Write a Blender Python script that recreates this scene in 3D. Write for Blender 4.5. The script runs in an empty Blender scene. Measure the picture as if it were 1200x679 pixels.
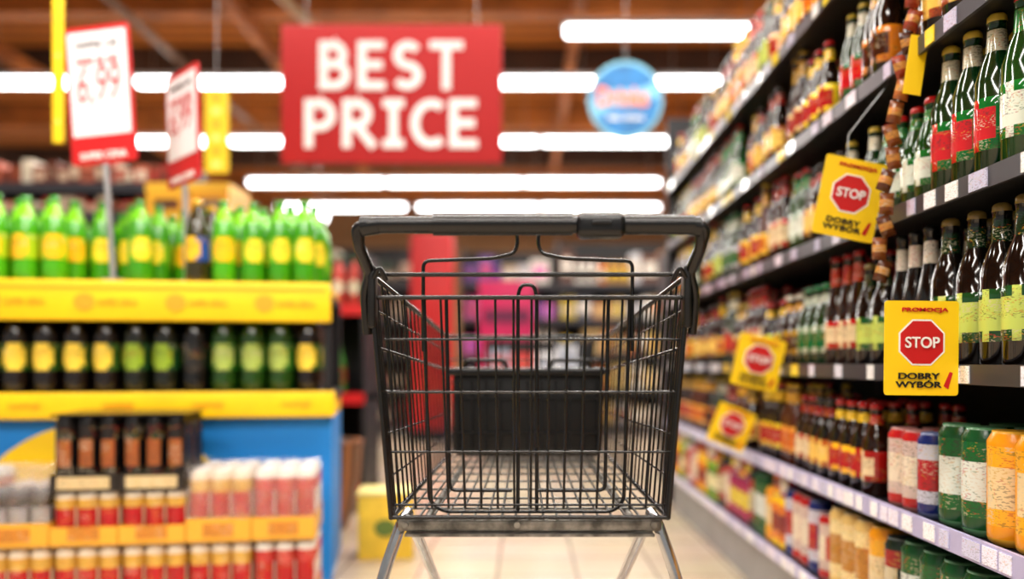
import bpy, math, random
from mathutils import Vector, Matrix
random.seed(7)
sc = bpy.context.scene
COL = sc.collection
pi = math.pi

def lin(c):
    return tuple(((v/255)/12.92 if v/255 <= .04045 else ((v/255+.055)/1.055)**2.4) for v in c[:3])
def L4(c): return lin(c)+(1.0,)

# ------------------------------------------------------------------ materials
def mat(name, col=(128,128,128), rough=.5, metal=0., emit=0., spec=.5, vary=.0, nscale=20, coat=0.):
    m = bpy.data.materials.new(name); m.use_nodes = True
    nt = m.node_tree; b = nt.nodes['Principled BSDF']
    b.inputs['Base Color'].default_value = L4(col)
    b.inputs['Roughness'].default_value = rough
    b.inputs['Metallic'].default_value = metal
    b.inputs['Specular IOR Level'].default_value = spec
    b.inputs['Coat Weight'].default_value = coat
    if emit:
        b.inputs['Emission Color'].default_value = L4(col)
        b.inputs['Emission Strength'].default_value = emit
    if vary:
        tc = nt.nodes.new('ShaderNodeTexCoord'); n = nt.nodes.new('ShaderNodeTexNoise')
        n.inputs['Scale'].default_value = nscale; n.inputs['Detail'].default_value = 5
        r = nt.nodes.new('ShaderNodeValToRGB')
        c = lin(col)
        r.color_ramp.elements[0].color = tuple(v*(1-vary) for v in c)+(1,)
        r.color_ramp.elements[1].color = tuple(min(1, v*(1+vary)) for v in c)+(1,)
        r.color_ramp.elements[0].position = .35; r.color_ramp.elements[1].position = .65
        nt.links.new(tc.outputs['Object'], n.inputs['Vector'])
        nt.links.new(n.outputs['Fac'], r.inputs['Fac'])
        nt.links.new(r.outputs['Color'], b.inputs['Base Color'])
    return m

def vmat(name, rough=.3, spec=.5, coat=0., scale=90, amt=.6):
    """painted by face colour; where Col alpha is 1 a fine printed pattern is laid over (labels)"""
    m = bpy.data.materials.new(name); m.use_nodes = True
    nt = m.node_tree; b = nt.nodes['Principled BSDF']; N = nt.nodes.new; Lk = nt.links.new
    a = N('ShaderNodeAttribute'); a.attribute_name = 'Col'
    tc = N('ShaderNodeTexCoord'); mp = N('ShaderNodeMapping'); mp.inputs['Scale'].default_value = (1, 1, 2.6)
    n = N('ShaderNodeTexNoise'); n.inputs['Scale'].default_value = scale; n.inputs['Detail'].default_value = 1
    Lk(tc.outputs['Object'], mp.inputs['Vector']); Lk(mp.outputs[0], n.inputs['Vector'])
    r = N('ShaderNodeValToRGB'); r.color_ramp.interpolation = 'LINEAR'
    r.color_ramp.elements[0].position = .54; r.color_ramp.elements[0].color = (0,0,0,1)
    r.color_ramp.elements[1].position = .60; r.color_ramp.elements[1].color = (1,1,1,1)
    Lk(n.outputs['Fac'], r.inputs['Fac'])
    n2 = N('ShaderNodeTexNoise'); n2.inputs['Scale'].default_value = scale*.2; n2.inputs['Detail'].default_value = 0
    Lk(tc.outputs['Object'], n2.inputs['Vector'])
    r2 = N('ShaderNodeValToRGB'); r2.color_ramp.interpolation = 'CONSTANT'
    cols = [(.03,.02,.02),(.45,.02,.02),(.55,.30,.04),(.02,.12,.03),(.6,.5,.35)]
    els = r2.color_ramp.elements; els[0].position = 0; els[0].color = cols[0]+(1,); els[1].position = .42; els[1].color = cols[1]+(1,)
    for p, c in ((.48, cols[2]), (.54, cols[3]), (.6, cols[4])):
        e = els.new(p); e.color = c+(1,)
    Lk(n2.outputs['Fac'], r2.inputs['Fac'])
    mu = N('ShaderNodeMath'); mu.operation = 'MULTIPLY'; Lk(r.outputs['Color'], mu.inputs[0]); Lk(a.outputs['Alpha'], mu.inputs[1])
    mu2 = N('ShaderNodeMath'); mu2.operation = 'MULTIPLY'; mu2.inputs[1].default_value = amt; Lk(mu.outputs[0], mu2.inputs[0])
    mx = N('ShaderNodeMix'); mx.data_type = 'RGBA'
    Lk(mu2.outputs[0], mx.inputs[0]); Lk(a.outputs['Color'], mx.inputs[6]); Lk(r2.outputs['Color'], mx.inputs[7])
    Lk(mx.outputs[2], b.inputs['Base Color'])
    b.inputs['Roughness'].default_value = rough
    b.inputs['Specular IOR Level'].default_value = spec
    b.inputs['Coat Weight'].default_value = coat
    return m

M_black = mat('black_coated_wire', (8,8,9), .26, .0, spec=.5)
M_plast = mat('black_plastic', (10,10,11), .38, vary=.25, nscale=60, spec=.4)
M_grip = mat('handle_plastic', (11,12,14), .27, vary=.2, nscale=40, spec=.45)
M_chrome = mat('chrome_tube', (190,193,198), .2, 1., vary=.12, nscale=30)
M_worn = mat('worn_steel', (125,122,116), .42, .8, vary=.55, nscale=45)
M_floorw = mat('worn_wire', (85,85,82), .38, .6, vary=.5, nscale=60)
M_rubber = mat('grey_rubber', (70,70,72), .7)
M_yel = mat('yellow_rail', (250,200,0), .4, vary=.05, nscale=8)
M_yel2 = mat('yellow_print', (252,208,8), .5)
M_red = mat('red_print', (196,16,20), .5)
M_redsign = mat('red_board', (176,10,16), .7)
M_white = mat('white_print', (245,245,242), .5)
M_wlet = mat('white_letters', (250,250,250), .5)
M_blue = mat('blue_print', (10,130,215), .5)
M_shelf = mat('shelf_dark_steel', (24,24,28), .45, .3, vary=.2, nscale=10)
M_back = mat('shelf_back_panel', (10,10,12), .6, vary=.2, nscale=6)
M_rail = mat('price_rail', (60,61,68), .35, .3)
M_raillt = mat('price_rail_light', (175,170,205), .35)
M_kick = mat('kick_plate', (150,150,152), .4, .3, vary=.1, nscale=5)
M_lamp = mat('lamp_tube', (255,255,255), .5, emit=10)
M_house = mat('lamp_housing', (215,215,215), .5)
M_wire = mat('steel_cable', (150,150,150), .4, .8)
M_blackp = mat('black_print', (20,20,20), .5)
M_goods = vmat('product_print', .4, scale=40)
M_glass = vmat('bottle_gloss', .10, .5, coat=.3, scale=190, amt=.6)
M_soda = vmat('soda_bottle_gloss', .13, .6, coat=.4, scale=110)
M_can = vmat('can_gloss', .22, .6, scale=120, amt=.5)

# ------------------------------------------------------------------ helpers
def link(o, parent=None, world=False):
    COL.objects.link(o)
    if parent is not None:
        o.parent = parent
        if world:
            o.matrix_parent_inverse = Matrix.Translation(-Vector(parent.location))
    return o

def empty(name, loc=(0,0,0), rot=(0,0,0)):
    e = bpy.data.objects.new(name, None); e.location = loc; e.rotation_euler = rot
    e.empty_display_size = .1
    COL.objects.link(e); return e

def box(name, c, s, m, parent=None, bev=0., world=False, rot=None):
    hx, hy, hz = s[0]/2, s[1]/2, s[2]/2
    V = [(x*hx, y*hy, z*hz) for x in (-1,1) for y in (-1,1) for z in (-1,1)]
    F = [(0,1,3,2),(4,6,7,5),(0,4,5,1),(2,3,7,6),(0,2,6,4),(1,5,7,3)]
    me = bpy.data.meshes.new(name); me.from_pydata(V, [], F); me.materials.append(m)
    o = bpy.data.objects.new(name, me); o.location = c
    if rot: o.rotation_euler = rot
    if bev:
        b = o.modifiers.new('bevel', 'BEVEL'); b.width = bev; b.segments = 3
        for p in me.polygons: p.use_smooth = True
    return link(o, parent, world)

def fillet(pts, r, n=5):
    out = [Vector(pts[0])]
    for i in range(1, len(pts)-1):
        a, b, c = Vector(pts[i-1]), Vector(pts[i]), Vector(pts[i+1])
        d1 = (a-b); d2 = (c-b)
        rr = min(r, d1.length*.49, d2.length*.49)
        p = b+d1.normalized()*rr; q = b+d2.normalized()*rr
        for k in range(n+1):
            t = k/n
            out.append(p*(1-t)**2 + b*2*t*(1-t) + q*t*t)
    out.append(Vector(pts[-1]))
    return out

def tube(name, polys, r, m, parent=None, world=False, cyclic=False, res=3):
    cu = bpy.data.curves.new(name, 'CURVE'); cu.dimensions = '3D'
    cu.bevel_depth = r; cu.bevel_resolution = res; cu.use_fill_caps = True
    for p in polys:
        s = cu.splines.new('POLY'); s.points.add(len(p)-1)
        for i, q in enumerate(p): s.points[i].co = (q[0], q[1], q[2], 1)
        s.use_cyclic_u = cyclic
    cu.materials.append(m)
    o = bpy.data.objects.new(name, cu)
    return link(o, parent, world)

def cyl(name, a, b, r, m, parent=None, world=False, res=6):
    return tube(name, [[a, b]], r, m, parent, world, res=res)

def poly(name, pts, y, m, parent=None, th=.0015):
    n = len(pts)
    V = [(p[0], y, p[1]) for p in pts]+[(p[0], y+th, p[1]) for p in pts]
    F = [tuple(range(n)), tuple(range(2*n-1, n-1, -1))]
    for i in range(n):
        j = (i+1) % n
        F.append((j, i, n+i, n+j))
    me = bpy.data.meshes.new(name); me.from_pydata(V, [], F); me.materials.append(m)
    me.update()
    return link(bpy.data.objects.new(name, me), parent)

def ngon(cx, cz, rx, rz, n, a0=0):
    return [(cx+rx*math.cos(a0+2*pi*i/n), cz+rz*math.sin(a0+2*pi*i/n)) for i in range(n)]
def rect(x0, x1, z0, z1, r=.0):
    if not r: return [(x0,z0),(x1,z0),(x1,z1),(x0,z1)]
    out = []
    for cx, cz, a in ((x1-r,z0+r,-pi/2),(x1-r,z1-r,0),(x0+r,z1-r,pi/2),(x0+r,z0+r,pi)):
        for k in range(5):
            t = a+k*pi/8
            out.append((cx+r*math.cos(t), cz+r*math.sin(t)))
    return out

def text(name, body, w, h, c, m, parent=None, off=.0, shear=0):
    cu = bpy.data.curves.new(name, 'FONT'); cu.body = body; cu.size = 1
    cu.align_x = 'CENTER'; cu.align_y = 'CENTER'; cu.offset = off; cu.extrude = .004; cu.shear = shear
    cu.materials.append(m)
    o = bpy.data.objects.new(name, cu)
    COL.objects.link(o)
    bpy.context.view_layer.update()
    bb = [Vector(v) for v in o.bound_box]
    x0 = min(v.x for v in bb); x1 = max(v.x for v in bb); y0 = min(v.y for v in bb); y1 = max(v.y for v in bb)
    sx = w/(x1-x0); sy = h/(y1-y0)
    o.scale = (sx, sy, .3)
    o.rotation_euler = (pi/2, 0, 0)
    o.location = (c[0]-sx*(x0+x1)/2, c[1], c[2]-sy*(y0+y1)/2)
    if parent is not None: o.parent = parent
    return o

# bold block letters: every letter is a set of thick strokes, each on its own thin layer ----
def arc(cx, cz, rx, rz, a0, a1, n=14):
    return [(cx+rx*math.cos(math.radians(a0+(a1-a0)*i/n)), cz+rz*math.sin(math.radians(a0+(a1-a0)*i/n))) for i in range(n+1)]
def strokes(ch):
    if ch == 'B': return .60, [[(0,0),(0,1)], [(0,1),(.28,1)]+arc(.28,.76,.24,.24,90,-90)+[(0,.52)], [(0,.52),(.30,.52)]+arc(.32,.26,.28,.26,90,-90)+[(0,0)]]
    if ch == 'E': return .50, [[(0,0),(0,1)], [(0,1),(.48,1)], [(0,.51),(.43,.51)], [(0,0),(.50,0)]]
    if ch == 'S': return .56, [arc(.29,.75,.27,.25,35,270)+arc(.27,.25,.29,.25,90,-145)[1:]]
    if ch == 'T': return .66, [[(0,1),(.66,1)], [(.33,1),(.33,0)]]
    if ch == 'P': return .58, [[(0,0),(0,1)], [(0,1),(.28,1)]+arc(.28,.71,.29,.29,90,-90)+[(0,.42)]]
    if ch == 'R': return .64, [[(0,0),(0,1)], [(0,1),(.26,1)]+arc(.26,.73,.27,.27,90,-90)+[(0,.46)], [(.24,.46),(.62,0)]]
    if ch == 'I': return .32, [[(.16,0),(.16,1)], [(0,1),(.32,1)], [(0,0),(.32,0)]]
    if ch == 'C': return .60, [arc(.42,.5,.42,.5,55,305,22)]
    return .5, []
def block_word(name, word, w, h, c, m, parent, th=.17, gap=.36):
    xs = []; x = 0
    for ch in word:
        wd, st = strokes(ch); xs.append((x, st)); x += wd+gap
    tot = x-gap
    hh = h/(1+th); sx = (w-th*hh)/tot
    V = []; F = []
    t = th*hh/2; k = 0
    for x0, st in xs:
        for li, pl in enumerate(st):
            q = [Vector((-w/2+t+(x0+a)*sx, -hh/2+b*hh)) for a, b in pl]
            d0 = (q[0]-q[1]).normalized(); d1 = (q[-1]-q[-2]).normalized()
            q[0] = q[0]+d0*t*(1 if len(q) < 16 or abs(d0.y) < .01 or abs(d0.x) < .01 else .2)
            q[-1] = q[-1]+d1*t*(1 if len(q) < 16 or abs(d1.y) < .01 or abs(d1.x) < .01 else .2)
            y0 = -.004-.0006*li; base = len(V)
            for i, p in enumerate(q):
                da = (q[i]-q[i-1]).normalized() if i else (q[1]-q[0]).normalized()
                db_ = (q[i+1]-q[i]).normalized() if i < len(q)-1 else da
                dd = (da+db_).normalized(); n = Vector((-dd.y, dd.x))*t/max(.5, dd.dot(da))
                for s_, yy in ((1,y0),(-1,y0),(-1,.004),(1,.004)):
                    V.append((p.x+n.x*s_, yy, p.y+n.y*s_))
            for i in range(len(q)-1):
                a = base+4*i; b = a+4
                for e in range(4):
                    f = (e+1) % 4
                    F.append((a+e, a+f, b+f, b+e))
            F.append((base, base+3, base+2, base+1)); e0 = base+4*(len(q)-1); F.append((e0, e0+1, e0+2, e0+3))
    me = bpy.data.meshes.new(name); me.from_pydata(V, [], F); me.materials.append(m); me.update()
    o = bpy.data.objects.new(name, me); o.location = c
    return link(o, parent)

class Mass:
    def __init__(s): s.V = []; s.F = []; s.C = []; s.S = []
    def lathe(s, prof, segs, loc, colfn, a0=0., sc=1., zs=None):
        b = len(s.V); x, y, z = loc; zs = zs or sc
        cs = [(math.cos(a0+2*pi*j/segs), math.sin(a0+2*pi*j/segs)) for j in range(segs)]
        for r, h in prof:
            for c_, s_ in cs: s.V.append((x+r*sc*c_, y+r*sc*s_, z+h*zs))
        for i in range(len(prof)-1):
            for j in range(segs):
                k = (j+1) % segs
                s.F.append((b+i*segs+j, b+i*segs+k, b+(i+1)*segs+k, b+(i+1)*segs+j))
                s.C.append(colfn(i, a0+2*pi*(j+.5)/segs)); s.S.append(True)
        s.F.append(tuple(b+(len(prof)-1)*segs+j for j in range(segs)))
        s.C.append(colfn(len(prof)-1, 0)); s.S.append(False)
    def box(s, x0, x1, y0, y1, z0, z1, col):
        b = len(s.V)
        for x in (x0,x1):
            for y in (y0,y1):
                for z in (z0,z1): s.V.append((x,y,z))
        for f in ((0,1,3,2),(4,6,7,5),(0,4,5,1),(2,3,7,6),(0,2,6,4),(1,5,7,3)):
            s.F.append(tuple(b+i for i in f)); s.C.append(col); s.S.append(False)
    def quad(s, pts, col, sm=False):
        b = len(s.V); s.V += pts; s.F.append(tuple(range(b, b+len(pts)))); s.C.append(col); s.S.append(sm)
    def build(s, name, m, loc=(0,0,0), rot=(0,0,0), parent=None):
        me = bpy.data.meshes.new(name); me.from_pydata(s.V, [], s.F)
        at = me.color_attributes.new('Col', 'FLOAT_COLOR', 'CORNER')
        buf = []
        for f, c in zip(s.F, s.C):
            buf += [c[0], c[1], c[2], (c[3] if len(c) > 3 else 0.0)]*len(f)
        at.data.foreach_set('color', buf)
        me.polygons.foreach_set('use_smooth', s.S)
        me.materials.append(m); me.update()
        o = bpy.data.objects.new(name, me); o.location = loc; o.rotation_euler = rot
        return link(o, parent)
def pr(c, a=1.0): return (c[0], c[1], c[2], a)

def adiff(a, b): return abs((a-b+pi) % (2*pi)-pi)

BEER = [(.029,0),(.0335,.008),(.0335,.040),(.0342,.041),(.0342,.058),(.0342,.075),(.0342,.108),(.0342,.124),(.0335,.125),(.033,.152),
        (.024,.182),(.0165,.200),(.0145,.235),(.0142,.246),(.0155,.248),(.0152,.257),(.012,.262)]
LONG = [(.026,0),(.0300,.008),(.0300,.045),(.0306,.046),(.0306,.062),(.0306,.078),(.0306,.105),(.0306,.118),(.0300,.119),(.0295,.140),
        (.022,.178),(.0155,.215),(.0138,.262),(.0136,.278),(.0150,.280),(.0148,.289),(.012,.294)]
FAT = [(.031,0),(.0355,.008),(.0355,.036),(.0362,.037),(.0362,.052),(.0362,.070),(.0362,.096),(.0362,.112),(.0355,.113),(.035,.128),
        (.027,.158),(.018,.178),(.015,.202),(.0145,.214),(.016,.216),(.0157,.226),(.012,.231)]
def beer(ms, loc, T, face, sc=1., segs=16, prof=BEER, zs=None):
    g, lab, emb, neck, cap = T
    def cf(i, a):
        if 3 <= i <= 6:
            d = adiff(a, face)
            if (i in (4,5) and d < .85) or (i in (3,6) and d < .3): return pr(emb) if i != 4 else emb
            return pr(lab) if i in (3, 4) else lab
        if i == 11: return pr(neck)
        if i >= 14: return cap
        return g
    ms.lathe(prof, segs, loc, cf, a0=face+pi/segs, sc=sc, zs=zs)

CAN = [(.024,0),(.031,.006),(.033,.012),(.033,.03),(.033,.055),(.033,.115),(.033,.145),(.033,.152),(.027,.163),(.0265,.167),(.0245,.164)]
def can(ms, loc, T, face, sc=1., segs=14, zs=None, ew=.75):
    body, band, emb, top = T
    def cf(i, a):
        if i <= 1 or i >= 8: return top
        d = adiff(a, face)
        if i == 4 and d < ew: return pr(emb)
        if i in (3, 5): return pr(band) if d < 1.2 else band
        return body
    ms.lathe(CAN, segs, loc, cf, a0=face+pi/segs, sc=sc, zs=zs)

SODA = [(.036,0),(.043,.012),(.043,.055),(.0405,.066),(.0435,.078),(.0435,.094),(.0435,.120),(.0435,.148),(.0435,.166),(.0425,.185),(.036,.225),(.022,.262),
        (.0145,.278),(.0145,.285),(.0175,.286),(.0175,.305)]
def soda(ms, loc, T, face, sc=1., segs=18, zs=None):
    g, lab, emb, cap = T[:4]; g2 = T[4] if len(T) > 4 else g
    def cf(i, a):
        if 4 <= i <= 7:
            d = adiff(a, face)
            if (i in (5,6) and d < .8) or (i in (4,7) and d < .45): return pr(emb) if i == 6 else emb
            return lab if i != 7 else pr(lab)
        if i >= 13: return cap
        if i >= 10: return g2
        return g
    ms.lathe(SODA, segs, loc, cf, a0=face+pi/segs, sc=sc, zs=zs)

# ------------------------------------------------------------------ camera (level, shifted lens)
CH = .80
cam = bpy.data.cameras.new('camera'); co = bpy.data.objects.new('camera', cam); COL.objects.link(co)
co.location = (0, 0, CH); co.rotation_euler = (pi/2, 0, 0)
cam.sensor_width = 36; cam.lens = 30.0
cam.shift_x = -14/1200; cam.shift_y = 85.5/1200
cam.dof.use_dof = True; cam.dof.focus_distance = 1.48; cam.dof.aperture_fstop = 1.1
cam.clip_start = .05
sc.camera = co
def P(px, py, d): return ((px-614)/1000*d, d, CH-(py-425)/1000*d)

# ------------------------------------------------------------------ room shell
def tile_mat():
    m = bpy.data.materials.new('floor_tiles'); m.use_nodes = True
    nt = m.node_tree; b = nt.nodes['Principled BSDF']
    tc = nt.nodes.new('ShaderNodeTexCoord'); br = nt.nodes.new('ShaderNodeTexBrick')
    br.offset = 0; br.inputs['Scale'].default_value = 1
    br.inputs['Brick Width'].default_value = .3; br.inputs['Row Height'].default_value = .3
    br.inputs['Mortar Size'].default_value = .005
    br.inputs['Color1'].default_value = L4((205,186,162)); br.inputs['Color2'].default_value = L4((194,175,150))
    br.inputs['Mortar'].default_value = L4((120,106,90))
    n = nt.nodes.new('ShaderNodeTexNoise'); n.inputs['Scale'].default_value = 3
    mx = nt.nodes.new('ShaderNodeMix'); mx.data_type = 'RGBA'; mx.blend_type = 'MULTIPLY'; mx.inputs[0].default_value = .25
    nt.links.new(tc.outputs['Object'], br.inputs['Vector']); nt.links.new(tc.outputs['Object'], n.inputs['Vector'])
    nt.links.new(br.outputs['Color'], mx.inputs[6]); nt.links.new(n.outputs['Color'], mx.inputs[7])
    nt.links.new(mx.outputs[2], b.inputs['Base Color']); b.inputs['Roughness'].default_value = .25
    return m
def ceil_mat():
    m = bpy.data.materials.new('ceiling_planks'); m.use_nodes = True
    nt = m.node_tree; b = nt.nodes['Principled BSDF']
    tc = nt.nodes.new('ShaderNodeTexCoord'); w = nt.nodes.new('ShaderNodeTexWave')
    w.bands_direction = 'Y'; w.inputs['Scale'].default_value = 1.1; w.inputs['Distortion'].default_value = .4
    r = nt.nodes.new('ShaderNodeValToRGB')
    r.color_ramp.elements[0].color = L4((112,60,16)); r.color_ramp.elements[1].color = L4((205,118,32))
    nt.links.new(tc.outputs['Object'], w.inputs['Vector']); nt.links.new(w.outputs['Fac'], r.inputs['Fac'])
    nt.links.new(r.outputs['Color'], b.inputs['Base Color']); b.inputs['Roughness'].default_value = .7
    return m
M_beam = mat('ceiling_beam_wood', (175,102,38), .7, vary=.25, nscale=3)
M_beamd = mat('ceiling_beam_dark', (62,36,16), .7, vary=.25, nscale=3)
M_wall = mat('wall_paint', (150,115,80), .8, vary=.08, nscale=1)
box('floor', (-1, 8, -.05), (18, 28.2, .1), tile_mat())
box('ceiling', (-1, 8, 4.85), (18, 28.2, .1), ceil_mat())
box('wall_back', (-1, 22.05, 2.4), (18, .1, 4.8), M_wall)
box('wall_right', (8.05, 8, 2.4), (.1, 28, 4.8), M_wall)
box('baseboard_back', (-1, 21.985, .06), (18, .03, .12), M_kick)
cb = empty('ceiling_beams', (0, 8, 4.6))
for i, y in enumerate([5.0, 6.3, 7.2, 9.0, 10.9, 13.3, 15.9, 18.5]):
    box('beam_%d' % i, (-1, y, 4.62), (17.9, .22, .34), M_beam if i % 2 else M_beamd, cb, world=True)
for i, x in enumerate([-6, -2.9, .55, 3.2, 6]):
    box('girder_%d' % i, (x, 8, 4.36), (.10, 27.9, .16), M_beam, cb, world=True)
pipe = empty('ceiling_duct_pipe', (0,6,4.3))
cyl('pipe_1', (-2.7, 5.5, 4.22), (-1.9, 10, 4.22), .05, mat('beige_pipe', (190,160,120), .5), pipe, world=True)
cyl('pipe_2', (-3.9, 4.5, 4.22), (-3.9, 21, 4.22), .04, mat('brown_pipe', (120,85,50), .5), pipe, world=True)

# ------------------------------------------------------------------ ceiling lamps
def lamp_row(y, segs, z=4.0, power=0, th=.10):
    e = empty('strip_ceiling_lamp', ((segs[0][0]+segs[-1][1])/2, y, z))
    for i, (a, b) in enumerate(segs):
        box('housing_%d' % i, ((a+b)/2, y, z+.045), (b-a, .16, .05), M_house, e, world=True)
        box('tube_%d' % i, ((a+b)/2, y, z-.02), (b-a-.04, .12, .08), M_lamp, e, world=True, bev=.02)
        for k, xx in enumerate((a+.2, b-.2)):
            cyl('hanger_%d_%d' % (i, k), (xx, y, z+.07), (xx, y, 4.8), .006, M_wire, e, world=True, res=2)
    if power:
        li = bpy.data.lights.new('lamp_light', 'AREA'); li.shape = 'RECTANGLE'
        li.size = segs[-1][1]-segs[0][0]; li.size_y = .3; li.energy = power; li.color = (1, .94, .85)
        lo = bpy.data.objects.new('lamp_light', li); lo.location = ((segs[0][0]+segs[-1][1])/2, y, z-.08)
        link(lo, e, world=True)
def segl(a, b, n): 
    w = (b-a)/n
    return [(a+w*i+.02, a+w*(i+1)-.02) for i in range(n)]
K = .90
lamp_row(-3.0, segl(-3, 3, 3), power=220*K)
lamp_row(-0.6, segl(-3, 3, 3), power=240*K)
lamp_row(2.0, segl(-3, 3, 3), power=280*K)
lamp_row(5.0, segl(-3, 3, 3), power=200*K)
lamp_row(8.2, segl(.36, 2.38, 1), power=120*K)
lamp_row(9.7, segl(-6.2, .88, 4)+segl(.92+.55, 2.38, 1), power=300*K)
lamp_row(12.3, segl(-6.5, 2.48, 4), power=300*K)
lamp_row(15.1, segl(-4.9, 2.43, 3), power=250*K)
lamp_row(17.5, segl(-5.1, -2.4, 1)+segl(-2.2, 2.8, 2), power=250*K)
w = bpy.data.worlds.new('world'); sc.world = w; w.use_nodes = True
w.node_tree.nodes['Background'].inputs['Color'].default_value = (1, .95, .88, 1)
w.node_tree.nodes['Background'].inputs['Strength'].default_value = .40

# ------------------------------------------------------------------ SHOPPING CART
cart = empty('shopping_cart', (.01, 1.37, 0))
cx = .009
RY, FY = 1.37, 2.2
def S(side, u, v):
    hb = .222+(.190-.222)*u; ht = .256+(.203-.256)*u
    zb = .551+(.575-.551)*u; zt = .941+(.865-.941)*u
    return (cx+side*(hb+(ht-hb)*v), RY+(FY-RY)*u, zb+(zt-zb)*v)
W = []
for sd in (-1, 1):
    for i in range(1, 21):
        u = i/20.5
        W.append([S(sd,u,0), S(sd,u,1)])
    for v in (.16, .34, .52, .86):
        W.append([S(sd,0,v), S(sd,1,v)])
for i in range(1, 12):
    t = i/12; 
    a = Vector(S(-1,1,0)).lerp(Vector(S(1,1,0)), t); b = Vector(S(-1,1,1)).lerp(Vector(S(1,1,1)), t)
    W.append([a, b])
for v in (.2, .4, .6, .8):
    W.append([S(-1,1,v), S(1,1,v)])
tube('side_wires', W, .0019, M_black, cart, world=True, res=2)
W = []
for i in range(1, 20):
    t = i/20
    a = Vector(S(-1,0,0)).lerp(Vector(S(1,0,0)), t); b = Vector(S(-1,1,0)).lerp(Vector(S(1,1,0)), t)
    W.append([a, b])
for i in range(1, 9):
    u = i/9
    W.append([Vector(S(-1,u,0))-Vector((0,0,.004)), Vector(S(1,u,0))-Vector((0,0,.004))])
tube('floor_wires', W, .0021, M_floorw, cart, world=True, res=2)
rim = [S(-1,0,1), S(-1,1,1), S(1,1,1), S(1,0,1)]
tube('top_rim', [fillet(rim, .04)], .0055, M_black, cart, world=True)
low = [S(-1,0,.0), S(-1,1,.0), S(1,1,.0), S(1,0,.0)]
tube('bottom_rim', [fillet(low, .03)], .005, M_black, cart, world=True)
tube('mid_rims', [fillet([S(-1,0,.7), S(-1,1,.7), S(1,1,.7), S(1,0,.7)], .03)], .003, M_black, cart, world=True)
tube('corner_posts', [[S(-1,0,1.0), S(-1,0,0)], [S(1,0,1.0), S(1,0,0)], [S(-1,.02,1.0), S(-1,.02,0)], [S(1,.02,1.0), S(1,.02,0)]], .0045, M_black, cart, world=True)
tube('rear_cross_wires', [[S(-1,0,1), S(1,0,1)], [P(440,349,1.375), P(800,349,1.375)], [S(-1,0,0), S(1,0,0)]], .0038, M_black, cart, world=True)
D = 1.385
G = []
for i in range(17):
    t = i/16
    G.append([P(452+t*342, 349, D), P(468+t*308, 596, D)])
for py in (398, 460, 530, 592):
    k = (py-349)/247
    G.append([P(447+16*k, py, D), P(799-18*k, py, D)])
tube('gate_wires', G, .0021, M_black, cart, world=True, res=2)
D2 = 1.40
loops = []
def PL(l, d, r=.012): return fillet([P(a, b, d) for a, b in l], r)
loops.append(PL([(497,350),(503,588),(519,600),(718,600),(731,588),(738,350)], D2, .02))
loops.append(PL([(523,350),(527,575),(600,575)], D2))
loops.append(PL([(713,350),(709,575),(630,575)], D2))
loops.append(PL([(607,600),(607,345),(611,334),(625,334),(629,345),(629,600)], D2, .01))
loops.append(PL([(496,412),(496,306),(578,303),(603,297),(607,284),(604,266)], D2, .012))
loops.append(PL([(741,412),(741,306),(660,303),(634,297),(630,284),(633,266)], D2, .012))
loops.append(PL([(496,349),(741,349)], D2))
tube('gate_frame', loops, .0031, M_black, cart, world=True)
# black moulded tray at the basket front
tb = Vector((cx+.0, 2.08, .68))
box('tray_body', tb, (.355, .12, .19), M_plast, cart, bev=.008, world=True)
box('tray_lip', tb+Vector((0,-.004,.098)), (.385, .145, .018), M_grip, cart, bev=.005, world=True)
box('tray_foot', tb+Vector((0,0,-.094)), (.34, .12, .012), M_plast, cart, bev=.003, world=True)
for i in range(11):
    box('tray_rib_%d' % i, tb+Vector((-.165+i*.033, -.063, -.005)), (.006, .012, .165), M_grip, cart, world=True)
for i, z in enumerate((-.045, .035)):
    box('tray_bar_%d' % i, tb+Vector((0, -.062, z)), (.35, .010, .006), M_grip, cart, world=True)
for i, x in enumerate((-.1, .1)):
    tube('tray_grip_%d' % i, [fillet([tb+Vector((x-.05,-.06,.105)), tb+Vector((x-.045,-.065,.125)), tb+Vector((x+.045,-.065,.125)), tb+Vector((x+.05,-.06,.105))], .012)], .005, M_plast, cart, world=True)
# handle
hz = P(0,264,1.32)[2]
tube('handle_bar', [fillet([P(431,392,1.385), P(427,345,1.375), P(434,318,1.365), P(419,288,1.33), (-.262,1.32,hz), (-.225,1.318,hz),
      (.25,1.318,hz), (.283,1.32,hz), P(823,288,1.33), P(808,318,1.365), P(815,345,1.375), P(811,392,1.385)], .016, 6)], .0075, M_grip, cart, world=True, res=5)
tube('handle_arm_sleeves', [fillet([P(421,270,1.325), P(420,288,1.33), P(432,316,1.362)], .012), fillet([P(821,270,1.325), P(822,288,1.33), P(810,316,1.362)], .012)], .0095, M_grip, cart, world=True, res=5)
for nm, a, b, r in (('grip_full', -.252, .272, .0135), ('grip_left', -.14, .075, .0165), ('grip_right', .155, .262, .0155)):
    tube(nm, [[(a, 1.318, hz), (a+.006, 1.318, hz), (b-.006, 1.318, hz), (b, 1.318, hz)]], r, M_grip, cart, world=True, res=6)
box('coin_lock', (.118, 1.318, hz-.003), (.075, .045, .036), M_grip, cart, bev=.01, world=True)
box('coin_slot', (.118, 1.294, hz), (.03, .004, .006), M_plast, cart, bev=.001, world=True)
for sd in (-1, 1):
    tube('handle_end_cap', [[(cx+.002+sd*.262, 1.319, hz-.004), (cx+.002+sd*.235, 1.318, hz)]], .0145, M_grip, cart, world=True, res=6)
    box('corner_bracket', (cx+sd*.252, 1.372, .905), (.012, .03, .10), M_plast, cart, bev=.004, world=True)
    tube('corner_hook', [fillet([(cx+sd*.249, 1.36, .935), (cx+sd*.238, 1.352, .952), (cx+sd*.228, 1.36, .93)], .008)], .004, M_plast, cart, world=True)
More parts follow.
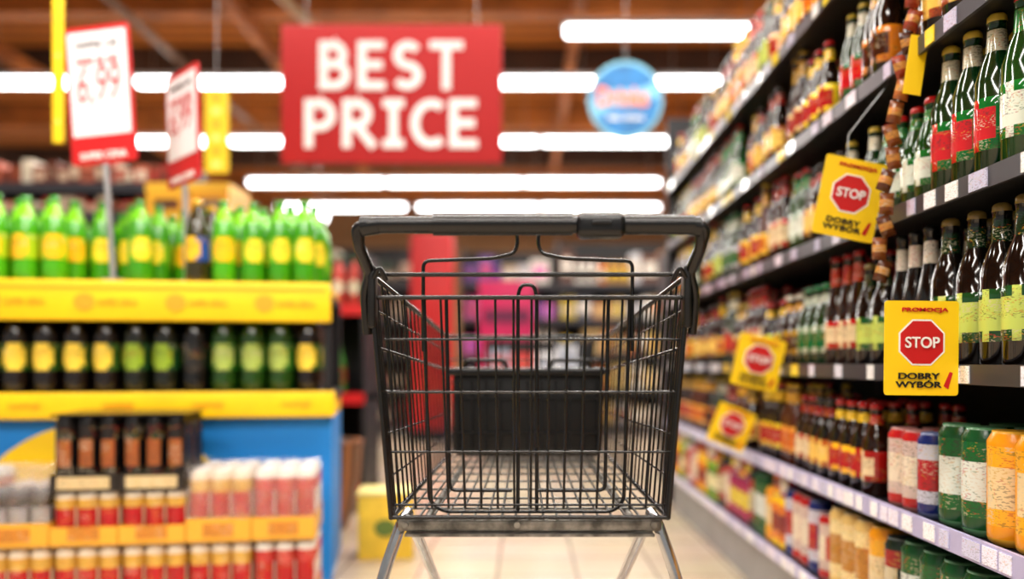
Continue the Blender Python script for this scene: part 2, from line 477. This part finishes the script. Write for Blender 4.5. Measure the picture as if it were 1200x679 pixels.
# steel chassis
box('cross_bar', (cx, 1.385, .537), (.425, .022, .019), M_worn, cart, bev=.003, world=True)
box('cross_bar_flange', (cx, 1.378, .523), (.40, .03, .004), M_worn, cart, world=True)
for i, x in enumerate((-.2, -.02, .2)):
    cyl('bolt_%d' % i, (cx+x, 1.370, .538), (cx+x, 1.376, .538), .005, M_worn, cart, world=True)
for sd in (-1, 1):
    tube('rear_leg', [fillet([(cx+sd*.2, 1.41, .553), (cx+sd*.208, 1.39, .54), (cx+sd*.238, 1.37, .45), (cx+sd*.262, 1.36, .33), (cx+sd*.265, 1.36, .115)], .05, 6)], .0098, M_chrome, cart, world=True, res=5)
    tube('front_strut', [fillet([(cx+sd*.2, 1.41, .54), (cx+sd*.192, 1.45, .51), (cx+sd*.172, 2.08, .145)], .03)], .0095, M_chrome, cart, world=True, res=5)
    tube('lower_rail', [[(cx+sd*.265, 1.36, .125), (cx+sd*.172, 2.1, .135)]], .0095, M_chrome, cart, world=True, res=5)
    tube('basket_bearer', [[(cx+sd*.17, 1.40, .541), (cx+sd*.15, 2.0, .56)]], .006, M_worn, cart, world=True)
    for nm, x, y in (('rear', .265, 1.36), ('front', .172, 2.1)):
        X = cx+sd*x
        cyl(nm+'_caster_stem', (X, y, .13), (X, y, .108), .012, M_worn, cart, world=True)
        box(nm+'_fork_a', (X-.018, y+.012, .08), (.004, .035, .07), M_worn, cart, bev=.001, world=True)
        box(nm+'_fork_b', (X+.018, y+.012, .08), (.004, .035, .07), M_worn, cart, bev=.001, world=True)
        box(nm+'_fork_top', (X, y+.006, .112), (.04, .035, .006), M_worn, cart, bev=.001, world=True)
        cyl(nm+'_wheel', (X-.013, y+.02, .051), (X+.013, y+.02, .051), .05, M_rubber, cart, world=True, res=10)
        cyl(nm+'_hub', (X-.017, y+.02, .051), (X+.017, y+.02, .051), .014, M_chrome, cart, world=True)
tube('lower_cross', [[(cx-.22, 1.73, .13), (cx+.22, 1.73, .13)], [(cx-.172, 2.08, .14), (cx+.172, 2.08, .14)]], .008, M_chrome, cart, world=True)

# ------------------------------------------------------------------ RIGHT SHELVING
SX = .80; Y0, Y1 = .55, 4.75
ZS = [.20, .48, .79, 1.13, 1.45, 1.77]
gs = empty('beer_shelving_unit', (SX+.25, (Y0+Y1)/2, 0))
box('back_panel', (1.26, (Y0+Y1)/2, 1.09), (.03, Y1-Y0, 2.14), M_back, gs, world=True)
box('kick_plate', (SX+.04, (Y0+Y1)/2, .075), (.03, Y1-Y0, .15), M_kick, gs, world=True)
box('end_panel', (1.03, Y1+.012, 1.09), (.46, .02, 2.14), M_shelf, gs, world=True)
for i, z in enumerate(ZS):
    box('deck_%d' % i, (SX+.225, (Y0+Y1)/2, z-.012), (.445, Y1-Y0, .022), M_shelf, gs, world=True)
    box('rail_%d' % i, (SX-.002, (Y0+Y1)/2, z-.012), (.008, Y1-Y0, .036 if i != 1 else .042), M_raillt if i <= 1 else M_rail, gs, world=True)
for i, y in enumerate((.95, 1.95, 2.95, 3.95)):
    box('upright_%d' % i, (1.235, y, 1.09), (.02, .04, 2.14), M_rail, gs, world=True)
tags = Mass()
for z in ZS:
    y = Y0+.05
    while y < Y1-.1:
        wd = random.choice((.035, .045, .06))
        c = random.choice([(250,250,255),(225,225,245),(250,250,250),(235,235,250),(255,225,60),(200,200,225)])
        if z < .5: c = random.choice([(240,235,255),(205,205,235),(250,250,255)])
        tags.box(SX-.0085, SX-.0062, y, y+wd, z-.028, z+.004, pr(lin(c), .6))
        y += wd+(random.choice((.008, .02, .05)) if z < .5 else random.choice((.04,.1,.16)))
tg = tags.build('price_tags', M_glass, parent=gs); tg.matrix_parent_inverse = Matrix.Translation(-Vector(gs.location))

c_ = lin
TY = {
 'g1': (c_((8,46,12)), c_((205,205,190)), c_((18,95,45)), c_((170,180,160)), c_((30,110,60))),
 'g2': (c_((10,58,16)), c_((14,100,38)), c_((225,230,215)), c_((50,130,65)), c_((190,30,30))),
 'g3': (c_((8,42,14)), c_((14,95,40)), c_((195,22,28)), c_((200,195,170)), c_((200,170,60))),
 'b1': (c_((30,12,5)), c_((222,185,110)), c_((155,28,20)), c_((205,160,65)), c_((190,155,60))),
 'b2': (c_((24,10,5)), c_((205,135,25)), c_((60,26,12)), c_((200,140,35)), c_((220,210,190))),
 'b3': (c_((34,13,5)), c_((175,20,18)), c_((230,205,160)), c_((165,22,20)), c_((170,25,25))),
 'b4': (c_((12,8,6)), c_((225,215,195)), c_((100,60,28)), c_((215,205,190)), c_((25,25,25))),
 'b5': (c_((12,7,5)), c_((20,78,32)), c_((190,205,95)), c_((16,50,26)), c_((120,100,50))),
 'b6': (c_((75,30,5)), c_((240,190,60)), c_((205,100,20)), c_((235,175,50)), c_((225,190,60))),
 'b7': (c_((16,9,6)), c_((22,40,100)), c_((230,225,215)), c_((190,190,200)), c_((180,180,190))),
 'b8': (c_((14,8,5)), c_((160,72,20)), c_((240,195,90)), c_((150,30,25)), c_((40,30,25))),
 'b9': (c_((20,9,5)), c_((245,205,40)), c_((175,20,18)), c_((240,195,40)), c_((180,20,20))),
}
plans = {
 1: ['b3','b9','b8','b3','b6','b9','b1','b6','b3'],
 2: ['b5','b5','b5','b5','b5','b4','b5','b3','g1','b2','b9','b3','b1','g3','b9'],
 3: ['g3','g2','g3','g3','g2','g3','b8','g2','b3','b6','b9','g1'],
 4: ['b5','b5','g2','b6','b1','b8','b2','g3','b9','b1','b8','b6'],
 5: ['b1','b6','b8','b2','b9','g3','b5','b1','b6'],
}
keys = [k for k in TY if k not in ('b4','b7','g1')]
bott = Mass()
for si in (1,2,3,4,5):
    z = ZS[si]+.0005
    y = 1.98 if si == 1 else Y0+.06
    seq = list(plans[si]); gi = 0
    while y < Y1-.06:
        k = seq[gi] if gi < len(seq) else random.choice(keys); gi += 1
        nn = random.choice((2,3,4))
        prof = random.choice((BEER, BEER, LONG, FAT)) 
        s = random.choice((.96, 1., 1.05)); zsx = s*random.choice((.95,1.,1.05))
        if si == 1: prof = random.choice((BEER, FAT)); zsx = .96
        if prof is LONG: zsx = min(zsx, 1.0)
        near = y < 1.75 and si in (2, 3)
        if near:
            prof = BEER; s = 1.12; zsx = 1.12; k = 'b5' if si == 2 else random.choice(('g3','g2'))
            if si == 2 and 1.5 < y: k = 'b7' if y < 1.6 else 'b5'
        T = TY[k]
        lab2 = tuple(min(1, v*random.uniform(.7,1.2)) for v in T[1])
        T = (T[0], lab2, T[2], T[3], T[4])
        for q in range(nn):
            if y > Y1-.06: break
            drop = random.random() < .12 and not near
            for row in range(3):
                if row == 0 and drop: continue
                if row and random.random() < .1: continue
                beer(bott, (SX+.05+row*.08+random.uniform(-.005,.005), y+random.uniform(-.003,.003), z), T, pi*1.12+random.uniform(-.35,.35), s, prof=prof, zs=zsx)
            y += max(.066, .0725*s)
        y += random.choice((.003, .012))
bott.build('beer_bottles', M_glass)

CT = {
 'green': (c_((10,72,30)), c_((14,92,38)), c_((215,220,210)), c_((90,140,100))),
 'red': (c_((180,16,20)), c_((205,180,170)), c_((230,215,190)), c_((165,110,105))),
 'tan': (c_((222,185,110)), c_((236,212,150)), c_((185,125,45)), c_((215,190,140))),
 'gold': (c_((235,150,10)), c_((240,170,30)), c_((226,200,150)), c_((225,165,50))),
 'white': (c_((215,210,200)), c_((190,60,60)), c_((175,25,30)), c_((185,180,180))),
 'blue': (c_((14,32,105)), c_((200,200,215)), c_((175,25,35)), c_((100,110,150))),
 'mag': (c_((140,12,70)), c_((170,20,85)), c_((230,205,60)), c_((150,80,110))),
 'lime': (c_((135,175,25)), c_((60,120,30)), c_((235,225,170)), c_((150,170,80))),
 'yel': (c_((246,196,10)), c_((228,120,15)), c_((130,30,22)), c_((220,180,60))),
 'dark': (c_((14,34,20)), c_((150,22,20)), c_((200,185,150)), c_((90,95,90))),
}
cans = Mass()
def k1(y):
    if y < 1.50: return 'gold'
    if y < 1.72: return 'green'
    if y < 1.79: return 'blue'
    if y < 1.83: return 'red'
    return 'green' if int(y*15) % 2 else 'red'
y = Y0+.06
while y < 1.93:
    k = k1(y); big = y < 1.72
    for row in range(4):
        can(cans, (SX+.055+row*.09, y, ZS[1]+.0005) if big else (SX+.045+row*.07, y, ZS[1]+.0005), CT[k], pi*1.15+random.uniform(-.2,.2), 1.27 if big else 1.02, zs=1.2 if big else 1.05, segs=20)
    y += .088 if big else .0705
def k0(y):
    for lim, k in ((1.2,'gold'),(1.5,'red'),(1.66,'green'),(1.74,'dark'),(1.9,'green'),(1.97,'dark'),(2.05,'gold'),(2.28,'tan'),(2.36,'red'),(2.44,'blue'),(2.58,'red'),(2.66,'blue'),(2.8,'yel'),(2.9,'gold'),(3.02,'green'),(3.1,'dark'),(3.4,'mag'),(3.5,'red'),(3.58,'dark'),(3.8,'lime'),(4.05,'yel'),(4.2,'red'),(4.3,'white'),(4.5,'lime')):
        if y < lim: return k
    return 'yel'
y = Y0+.06
while y < Y1-.05:
    k = k0(y); hi = k in ('lime','yel','mag'); big = k in ('tan','gold','green') and y < 2.4
    zz = random.choice((1.1, 1.25)) 
    for row in range(4 if big else 5):
        if big:
            can(cans, (SX+.052+row*.088, y, ZS[0]+.0005), CT[k], pi*1.15, 1.25, zs=1.3, segs=18)
            continue
        can(cans, (SX+.045+row*.070, y, ZS[0]+.0005), CT[k], pi*1.15+random.uniform(-.3,.3), 1.03, zs=zz if not hi else 1.0, segs=16)
        if hi:
            can(cans, (SX+.045+row*.070, y, ZS[0]+.1681), CT[random.choice((k,k,'red','yel'))], pi*1.15, .86, zs=.50)
    y += .086 if (big or (1.9 < y < 2.4)) else .0715
cans.build('beer_cans', M_can)

# yellow STOP shelf cards
def stop_sign(loc, wd, ht, tilt, yaw=0, stem=None):
    e = empty('stop_shelf_sign', loc, (0, tilt, yaw))
    poly('card', rect(-wd/2, wd/2, -ht/2, ht/2, .006), 0, M_yel2, e)
    poly('octagon', ngon(0, ht*.06, wd*.31, wd*.31, 8, pi/8), -.0018, M_red, e)
    poly('octagon_ring', ngon(0, ht*.06, wd*.335, wd*.335, 8, pi/8), -.001, M_white, e)
    text('stop_text', 'STOP', wd*.46, wd*.15, (0, -.004, ht*.06), M_white, e, off=.012)
    text('header_text', 'PROMOCJA', wd*.62, wd*.07, (wd*.04, -.002, ht*.40), M_red, e, off=.02)
    text('footer_text', 'DOBRY\nWYBÓR', wd*.62, wd*.2, (-wd*.04, -.002, -ht*.34), M_blackp, e, off=.02)
    poly('check_mark', [(wd*.30,-ht*.40),(wd*.36,-ht*.43),(wd*.42,-ht*.26),(wd*.38,-ht*.25)], -.0018, M_red, e)
    if stem:
        tube('clip_wire', [[(p[0], .002, p[1]) for p in stem]], .0014, M_wire, e, res=2)
    return e
stop_sign((.722, 1.55, .826), .135, .172, .01, stem=[(.03,.05),(.06,-.02),(.078,-.045)])
stop_sign((.725, 1.90, 1.165), .138, .178, .20, stem=[(-.02,.08),(-.03,.14),(.05,.30)])
stop_sign((.722, 2.63, .80), .145, .16, .22, stem=[(.03,.05),(.075,.01)])
stop_sign((.722, 2.97, .575), .135, .14, .38, stem=[(.03,.05),(.075,.0)])

# hanging clip strip of snack packs
hs = empty('hanging_snack_strip', (.75, 1.75, 1.3))
top = Vector((.815, 1.74, 1.64)); bot = Vector((.742, 1.78, .99))
tube('strip', [[top, (top+bot)/2+Vector((-.01,0,0)), bot]], .003, M_wire, hs, world=True)
pk = Mass()
for i in range(15):
    t = i/14; p = top.lerp(bot, t)+Vector((-.012*math.sin(pi*t)+.006*math.sin(i*2.3), 0, 0))
    a = .35*math.sin(i*1.7)
    col = random.choice([(120,62,25),(85,42,18),(165,90,35),(70,36,20),(140,50,25)])
    w2, h2 = .015, .023
    ca, sa = math.cos(a), math.sin(a)
    NU = 6
    def g(u, v, sgn):
        x = (u-.5)*2*w2; zz = (v-.5)*2*h2
        dep = .009*math.sin(pi*u)**.6*math.sin(pi*v)**.5 if 0 < u < 1 and 0 < v < 1 else 0
        return (p.x+x*ca-zz*sa, p.y-.004+sgn*dep, p.z+x*sa+zz*ca)
    for sgn in (-1, 1):
        for iu in range(NU):
            for iv in range(NU):
                q = [g(iu/NU, iv/NU, sgn), g((iu+1)/NU, iv/NU, sgn), g((iu+1)/NU, (iv+1)/NU, sgn), g(iu/NU, (iv+1)/NU, sgn)]
                cc = lin(col) if not (2 <= iv <= 3) else pr(lin((190,130,60)))
                pk.quad(q if sgn < 0 else q[::-1], cc, True)
o = pk.build('snack_packs', M_can, parent=hs); o.matrix_parent_inverse = Matrix.Translation(-Vector(hs.location))
fl = empty('yellow_shelf_flag', (.79, 1.72, 1.40), (0, .15, 0))
poly('flag', rect(-.018, .018, -.06, .06), 0, M_yel2, fl)
tube('flag_wire', [[(0,.002,-.06),(.01,.002,.06),(.03,.02,.05)]], .001, M_wire, fl, res=2)

# ------------------------------------------------------------------ LEFT PROMO DISPLAY
ang = math.radians(9)
DL = (-.70, 3.1, 0)
disp = empty('promotional_display', DL, (0, 0, ang))
def db(nm, x0, x1, y0, y1, z0, z1, m, bev=0): return box(nm, ((x0+x1)/2, (y0+y1)/2, (z0+z1)/2), (x1-x0, y1-y0, z1-z0), m, disp, bev)
XL = -1.75
db('base_panel', XL, 0, .02, .60, .0, .60, M_blue)
db('lower_deck', XL, .01, .0, .60, .66, .69, M_shelf)
db('lower_rail', XL, .015, -.03, .0, .605, .695, M_yel, .004)
db('upper_deck', XL, 0, .0, .60, 1.03, 1.05, M_shelf)
db('upper_rail', XL, .0, -.03, .0, .945, 1.085, M_yel, .004)
db('back_board', XL, 0, .60, .62, 0, 1.06, M_back)
db('post_1', -.025, .0, .01, .03, .60, 1.03, M_shelf); db('post_2', -.025, .0, .57, .60, .60, 1.03, M_shelf)
db('lower_filler', XL, 0, .02, .60, .60, .66, M_yel)
poly('yellow_swoosh', ngon(-.78, .24, .44, .355, 40), .013, M_yel2, disp, th=.004)
M_or = mat('rail_orange', (245,165,10), .5); M_badge = mat('badge', (243,160,20), .5); M_pale = mat('pale_yellow_print', (255,232,120), .5)
poly('rail_stripe', rect(XL+.02, -.02, 1.055, 1.066), -.032, M_or, disp, th=.001)
for i, x in enumerate((-.12,-.42,-.72,-1.02,-1.32)):
    poly('rail_badge_%d' % i, ngon(x-.11, 1.01, .035, .03, 20), -.033, M_badge, disp, th=.002)
    text('rail_text_%d' % i, 'SUPER CENA', .13, .022, (x, -.0325, 1.01), M_or, disp, off=.02)
    text('low_rail_text_%d' % i, 'NAPOJE', .10, .025, (x, -.0325, .65), M_or, disp, off=.02)
lemon = (c_((70,160,12)), c_((165,195,25)), c_((252,190,25)), c_((45,145,30)), c_((130,210,35)))
lemon2 = (c_((55,140,10)), c_((100,175,25)), c_((240,215,50)), c_((38,135,30)), c_((110,195,30)))
bluel = (c_((45,40,12)), c_((25,70,150)), c_((240,190,40)), c_((220,170,30)))
cola1 = (c_((18,9,5)), c_((50,90,25)), c_((250,215,70)), c_((220,165,30)))
cola2 = (c_((16,20,7)), c_((20,70,30)), c_((150,180,45)), c_((40,130,50)))
cola3 = (c_((28,62,10)), c_((40,105,28)), c_((170,190,90)), c_((40,130,40)))
sb = Mass()
R = Matrix.Rotation(-ang, 2)
poles = []
for px_, py_ in ((-1.50, 3.02), (-1.25, 3.12)):
    v = R @ Vector((px_-DL[0], py_-DL[1])); poles.append(v)
n = 0; x = -.075
while x > XL+.05:
    T = lemon if (n//3) % 2 == 1 else lemon2
    for row in range(5):
        TT = bluel if (n == 4 and row < 2) else T
        bx_ = x+random.uniform(-.008,.008)+(.03 if row % 2 else 0)-.02; by_ = .055+row*.108+random.uniform(-.008,.008)
        if any((Vector((bx_, by_))-p).length < .06 for p in poles): continue
        soda(sb, (bx_, by_, 1.0855), TT, -pi/2+random.uniform(-.5,.5), .98, zs=random.uniform(.96,1.0))
    x -= .095; n += 1
db('bottle_tray', XL+.01, -.01, .005, .59, 1.05, 1.085, M_yel)
n = 0; x = -.085
while x > XL+.05:
    T = (cola1 if n == 0 else cola3 if n < 4 else cola2 if n < 7 else cola1)
    if n == 4: T = (c_((10,8,8)), c_((18,16,16)), c_((40,36,32)), c_((20,20,20)))
    for row in range(3):
        soda(sb, (x, .065+row*.12, .6905), T, -pi/2+random.uniform(-.25,.25), 1.05, zs=1.06)
    x -= .1; n += 1
sb.build('soda_bottles', M_soda, DL, (0,0,ang))

# shrink-wrapped can packs on the floor in front
pks = Mass(); film = Mass()
redc = (c_((232,215,190)), c_((220,170,70)), c_((185,12,22)), c_((215,205,195)))
redc2 = (c_((232,225,215)), c_((205,60,55)), c_((185,14,20)), c_((215,210,205)))
darkc = (c_((12,9,9)), c_((20,15,13)), c_((150,80,35)), c_((40,32,30)))
silv = (c_((60,60,65)), c_((25,25,28)), c_((150,150,155)), c_((110,110,115)))
for i in range(9):
    x = -.02-(i+1)*.196
    if x < XL-.2: break
    low_ = i in (2, 3)
    for j in range(2):
        y = -.40+j*.15
        T = redc2 if i in (0, 5) else redc
        zb = .022
        for a in range(3):
            for b_ in range(2):
                X = x+.034+a*.063; Y = y+.036+b_*.066
                can(pks, (X, Y, zb), T, -pi/2, .95, zs=1.28, ew=1.1)
                if low_:
                    can(pks, (X, Y, .2455), T, -pi/2, .95, zs=.95, ew=1.1)
                    can(pks, (X, Y, .4055), darkc, -pi/2, .95, zs=1.38)
                else:
                    can(pks, (X, Y, .2455), silv if (i in (4,) and j == 0) else T, -pi/2, .95, zs=1.30 if i != 4 else 1.0, ew=1.1)
        pks.box(x-.0, x+.192, y-.004, y+.142, .24, .245, lin((190,140,60)))
        for (a0, a1, b0, b1) in ((x, x+.192, y-.006, y-.003), (x, x+.192, y+.139, y+.142), (x, x+.002, y-.003, y+.139), (x+.190, x+.192, y-.003, y+.139)):
            pks.box(a0, a1, b0, b1, .2451, .315 if not low_ else .30, lin((235,170,50)))
            pks.box(a0, a1, b0, b1, .002, .07, lin((235,170,50)))
            if low_: pks.box(a0, a1, b0, b1, .406, .46, lin((30,22,18)))
        if low_:
            pks.box(x, x+.192, y-.003, y+.142, .636, .642, lin((26,20,18)))
            pks.box(x+.02, x+.17, y-.008, y-.0062, .415, .452, pr(lin((215,190,140))))
        else:
            film.box(x+.001, x+.191, y-.004, y+.141, .316, .47, lin((255,255,255)))
        pks.box(x+.05, x+.14, y-.008, y-.0061, .26, .30, pr(lin((205,130,40))))
pks.box(XL-.2, -.0, -.43, -.06, .0, .0018, lin((170,130,80)))
pks.build('can_multipacks', M_can, DL, (0,0,ang))
def film_mat():
    m = bpy.data.materials.new('shrink_film'); m.use_nodes = True; nt = m.node_tree
    for nd in list(nt.nodes): nt.nodes.remove(nd)
    out = nt.nodes.new('ShaderNodeOutputMaterial'); t = nt.nodes.new('ShaderNodeBsdfTransparent')
    g = nt.nodes.new('ShaderNodeBsdfGlossy'); g.inputs['Roughness'].default_value = .12
    n = nt.nodes.new('ShaderNodeTexNoise'); n.inputs['Scale'].default_value = 30; n.inputs['Detail'].default_value = 3
    bp = nt.nodes.new('ShaderNodeBump'); bp.inputs['Strength'].default_value = 1.; bp.inputs['Distance'].default_value = .03
    mx = nt.nodes.new('ShaderNodeMixShader'); mx.inputs[0].default_value = .16
    nt.links.new(n.outputs['Fac'], bp.inputs['Height']); nt.links.new(bp.outputs['Normal'], g.inputs['Normal'])
    nt.links.new(t.outputs[0], mx.inputs[1]); nt.links.new(g.outputs[0], mx.inputs[2]); nt.links.new(mx.outputs[0], out.inputs[0])
    return m
film.build('pack_shrink_film', film_mat(), DL, (0,0,ang))

# price sign stands
M_paper = mat('sign_paper', (235,232,236), .5)
def price_sign(loc, wd, ht, tilt, yaw, zbase):
    e = empty('price_sign_stand', loc, (0, tilt, yaw))
    poly('frame', rect(-wd/2, wd/2, -ht/2, ht/2, .012), 0, M_red, e, th=.008)
    poly('paper', rect(-wd/2+.012, wd/2-.012, -ht/2+.10, ht/2-.02, .005), -.002, M_paper, e)
    text('price_text', '6,99', wd*.66, ht*.30, (0, -.004, .03), M_red, e, off=-.015, shear=.2)
    text('header_text', 'NAPOJ 1,5L', wd*.66, ht*.06, (0, -.004, ht*.36), M_blackp, e, shear=.2)
    text('note_text', 'cena za szt.', wd*.66, ht*.05, (0, -.004, ht*.25), M_red, e, shear=.2)
    text('sale_text', 'SUPER CENA', wd*.72, ht*.05, (0, -.002, -ht*.44), M_white, e, off=.02)
    cyl('pole', (0, .006, -ht/2), (0, .006, zbase-loc[2]), .010, M_kick, e)
    box('foot', (0, .006, zbase-loc[2]+.004), (.05, .05, .008), M_kick, e)
price_sign((-1.50, 3.02, 1.75), .245, .49, -.07, -.12, 1.087)
price_sign((-1.25, 3.12, 1.66), .25, .42, -.05, -.75, 1.087)

# yellow hanging banners
def banner(loc, wd, z0, z1, ceil=4.8):
    e = empty('yellow_hanging_banner', loc)
    box('cloth', (0, 0, 0), (wd, .01, z1-z0), M_yel2, e)
    for i in range(6):
        poly('spot_%d' % i, ngon(0, -(z1-z0)*.4+i*(z1-z0)*.16, wd*.22, wd*.16, 16), -.007, M_or if i % 2 else M_pale, e)
    cyl('cord', (0, 0, (z1-z0)/2), (0, 0, ceil-loc[2]), .003, M_wire, e, res=2)
banner((-1.80, 3.3, 2.05), .04, 1.65, 2.45)
banner((-1.62, 4.5, 2.02), .12, 1.80, 2.24)

# ------------------------------------------------------------------ hanging signs
bs = empty('hanging_best_price_sign', (-.775, 5.0, 2.37))
box('board', (0, 0, 0), (1.29, .03, .81), M_redsign, bs, bev=.008)
block_word('text_best', 'BEST', .84, .285, (0, -.021, .165), M_wlet, bs, th=.21, gap=.42)
block_word('text_price', 'PRICE', 1.01, .285, (0, -.021, -.175), M_wlet, bs, th=.21, gap=.38)
for i, x in enumerate((-.5, .5)): cyl('cable_%d' % i, (x, 0, .40), (x, 0, 2.42), .003, M_wire, bs, res=2)
rs = empty('round_hanging_sign', ((733-614)*.006, 6.0, .8+308*.006))
poly('disc_edge', ngon(0, 0, .262, .275, 40), 0, mat('cyan_print', (120,180,200), .5), rs, th=.03)
poly('disc', ngon(0, 0, .24, .25, 40), -.002, mat('blue_disc', (20,105,165), .5, vary=.3, nscale=6), rs)
poly('ribbon', [(-.24,-.02),(-.12,.07),(.1,.08),(.22,.13),(.24,.03),(.1,-.05),(-.1,-.06),(-.2,-.13)], -.005, mat('pale_print', (110,175,210), .5), rs)
text('sign_text', 'Drinks', .36, .14, (-.02, -.009, .02), mat('orange_print', (235,120,50), .5), rs, off=.025)
text('sign_text_small', 'tasty choice', .26, .05, (0, -.009, -.13), M_white, rs, off=.02)
cyl('cable', (0, .01, .27), (0, .01, 4.8-(.8+308*.006)), .003, M_wire, rs, res=2)

# ------------------------------------------------------------------ background gondolas
def gondola(name, pname, x0, x1, y0, depth, zs, top, rail, pal, hfill=.8, kind='mix', sz=(.08,.22)):
    e = empty(name, ((x0+x1)/2, y0, 0))
    box('back_board', ((x0+x1)/2, y0+depth, top/2), (x1-x0, .03, top), M_back, e, world=True)
    ms = Mass()
    for i, z in enumerate(zs):
        box('deck_%d' % i, ((x0+x1)/2, y0+depth/2, z-.015), (x1-x0, depth-.02, .03), M_shelf, e, world=True)
        box('rail_%d' % i, ((x0+x1)/2, y0-.005, z-.015), (x1-x0, .02, .06), rail, e, world=True)
        h = ((zs[i+1]-.06) if i+1 < len(zs) else top)-z
        x = x0+.02
        while x < x1-.06:
            wd = random.uniform(*sz)
            if x+wd > x1: break
            c = random.choice(pal); c2 = random.choice(pal)
            t = kind if kind != 'mix' else random.choice(('box','box','bot'))
            if t == 'box':
                hh = min(h, random.uniform(.5,1.)*h*hfill+.03)
                ms.box(x, x+wd-.006, y0+.03, y0+depth*.8, z+.0005, z+hh, lin(c))
                ms.box(x+wd*.15, x+wd*.8, y0+.026, y0+.0299, z+hh*.3, z+hh*.75, pr(lin(c2)))
            else:
                T = (lin(c), lin(c2), lin(random.choice(pal)), lin(random.choice(pal)))
                k = 0
                while x+.09*k+.09 < x+wd+.09 and x+.09*k+.09 < x1:
                    soda(ms, (x+.045+.09*k, y0+.08, z+.0005), T, -pi/2, min(.9, h/.33), segs=10); k += 1
                wd = .09*k
            x += wd
    for i, xx in enumerate((x0+.01, x1-.01)):
        box('side_%d' % i, (xx, y0+depth/2, top/2), (.02, depth, top), M_shelf, e, world=True)
    box('base', ((x0+x1)/2, y0+depth/2, max(.03, (zs[0]-.03)/2)), (x1-x0-.04, depth-.1, max(.05, zs[0]-.04)), M_kick, e, world=True)
    ms.build(pname, M_goods)
warm = [(200,150,60),(230,200,120),(170,40,30),(240,235,220),(120,70,30),(90,50,30),(220,120,40),(240,210,60),(60,50,45)]
multi = warm+[(40,90,160),(60,130,60),(200,40,110),(120,50,140),(210,215,225),(180,190,200)]
dark = [(50,35,30),(30,28,30),(90,60,40),(200,190,170),(120,30,30),(60,40,30),(40,60,40)]
pale = [(225,220,210),(200,200,205),(170,150,120),(240,235,225),(190,130,80),(90,90,100),(210,180,120)]
purp = [(110,50,150),(200,40,130),(90,60,140),(230,120,190),(60,40,110),(150,60,190)]
green = [(30,85,25),(60,120,40),(180,50,35),(20,60,30),(220,210,180)]
gondola('red_shelf_stand', 'green_juice_bottles', -1.35, -.86, 4.6, .45, [.12,.62,1.10], 1.4, M_red, green, kind='bot')
gondola('carton_shelving', 'drink_cartons', -4.2, -2.12, 5.2, .5, [.12,.55,.98,1.44,1.70,1.88], 2.06, M_rail, [(170,50,40),(210,185,160),(130,60,40),(190,100,75),(220,210,190),(100,50,35)], kind='box', sz=(.05,.09))
gondola('back_shelving', 'assorted_groceries', -3.6, -1.15, 9.2, .5, [.12,.5,.88,1.26,1.64], 2.1, M_rail, dark)
gondola('back_shelving', 'assorted_groceries', -.68, .35, 9.2, .5, [.12,.5,.88,1.26,1.64], 2.05, M_rail, purp+pale[:3])
gondola('back_shelving', 'assorted_groceries', .37, 2.6, 9.2, .5, [.12,.5,.88,1.26,1.64], 2.15, M_rail, pale+warm)
gondola('snack_shelving', 'snack_bags', -.3, .55, 6.6, .4, [.12,.42,.72], .98, M_rail, [(190,195,205),(150,160,180),(220,220,225),(90,100,120),(200,60,60)], kind='box')
gondola('low_grocery_shelving', 'boxed_groceries', .95, 2.0, 5.6, .4, [.12,.5,.88,1.2], 1.55, M_rail, multi)
pil = empty('red_pillar', (-.93, 8.7, 0))
box('shaft', (0, 0, 1.05), (.42, .3, 2.1), M_red, pil, bev=.02)
box('plinth', (0, 0, .06), (.46, .34, .12), M_shelf, pil, bev=.005)
ps = empty('pink_poster_stand', (-.15, 7.4, 0))
box('panel', (0, 0, 1.08), (.48, .04, .86), mat('pink_print', (205,20,92), .5), ps, bev=.01)
box('panel_band', (0, -.023, 1.2), (.40, .006, .12), mat('dark_pink', (110,20,70), .5), ps)
box('leg_1', (-.2, .0, .33), (.03, .03, .64), M_shelf, ps); box('leg_2', (.2, .0, .33), (.03, .03, .64), M_shelf, ps)
box('foot', (0, 0, .01), (.5, .3, .02), M_shelf, ps)
yc = Mass()
for lvl in range(6):
    for i in range(3):
        if lvl == 5 and i == 2: continue
        x0 = -2.1+i*.235; z0 = lvl*.30
        col = [(235,160,20),(225,135,15),(245,180,40)][(lvl+i) % 3]
        yc.box(x0, x0+.22, 4.75, 5.1, z0+.001, z0+.25, lin(col))
        yc.box(x0+.04, x0+.18, 4.744, 4.7499, z0+.15, z0+.21, pr(lin((90,50,20))))
        yc.box(x0-.004, x0+.224, 4.744, 5.106, z0+.25, z0+.299, lin((245,190,50)))
yc.build('yellow_crate_stack', M_goods)
bx = empty('yellow_product_box', (-.57, 3.55, 0), (0,0,.1))
box('carton', (0, 0, .13), (.22, .2, .26), mat('yellow_carton', (225,185,50), .5, vary=.15, nscale=12), bx, bev=.004)
box('lid', (0, 0, .268), (.23, .21, .015), mat('carton_lid', (235,215,130), .5), bx, bev=.003)
poly('green_label', ngon(0, .13, .045, .035, 20), -.104, mat('green_print', (90,110,40), .5), bx)
bk = Mass()
bk.lathe([(.12,0),(.16,.1),(.18,.25),(.19,.40),(.2,.42),(.18,.42),(.16,.3)], 24, (-.98, 4.15, 0), lambda i, a: lin((150,90,45)) if int(a*12) % 2 else lin((70,40,22)))
bk.build('wicker_basket', M_goods)
gl = empty('globe_lamp', (-2.6, 10.8, 2.66))
ms = Mass(); ms.lathe([(.01+.1*math.sin(pi*i/12), -.1*math.cos(pi*i/12)) for i in range(13)], 20, (0,0,0), lambda i, a: (1,1,1))
ms.build('globe', M_lamp, parent=gl); cyl('cord', (0,0,.1), (0,0,2.14), .004, M_wire, gl, res=2)

sc.view_settings.view_transform = 'Standard'
print('faces', sum(len(m.polygons) for m in bpy.data.meshes))
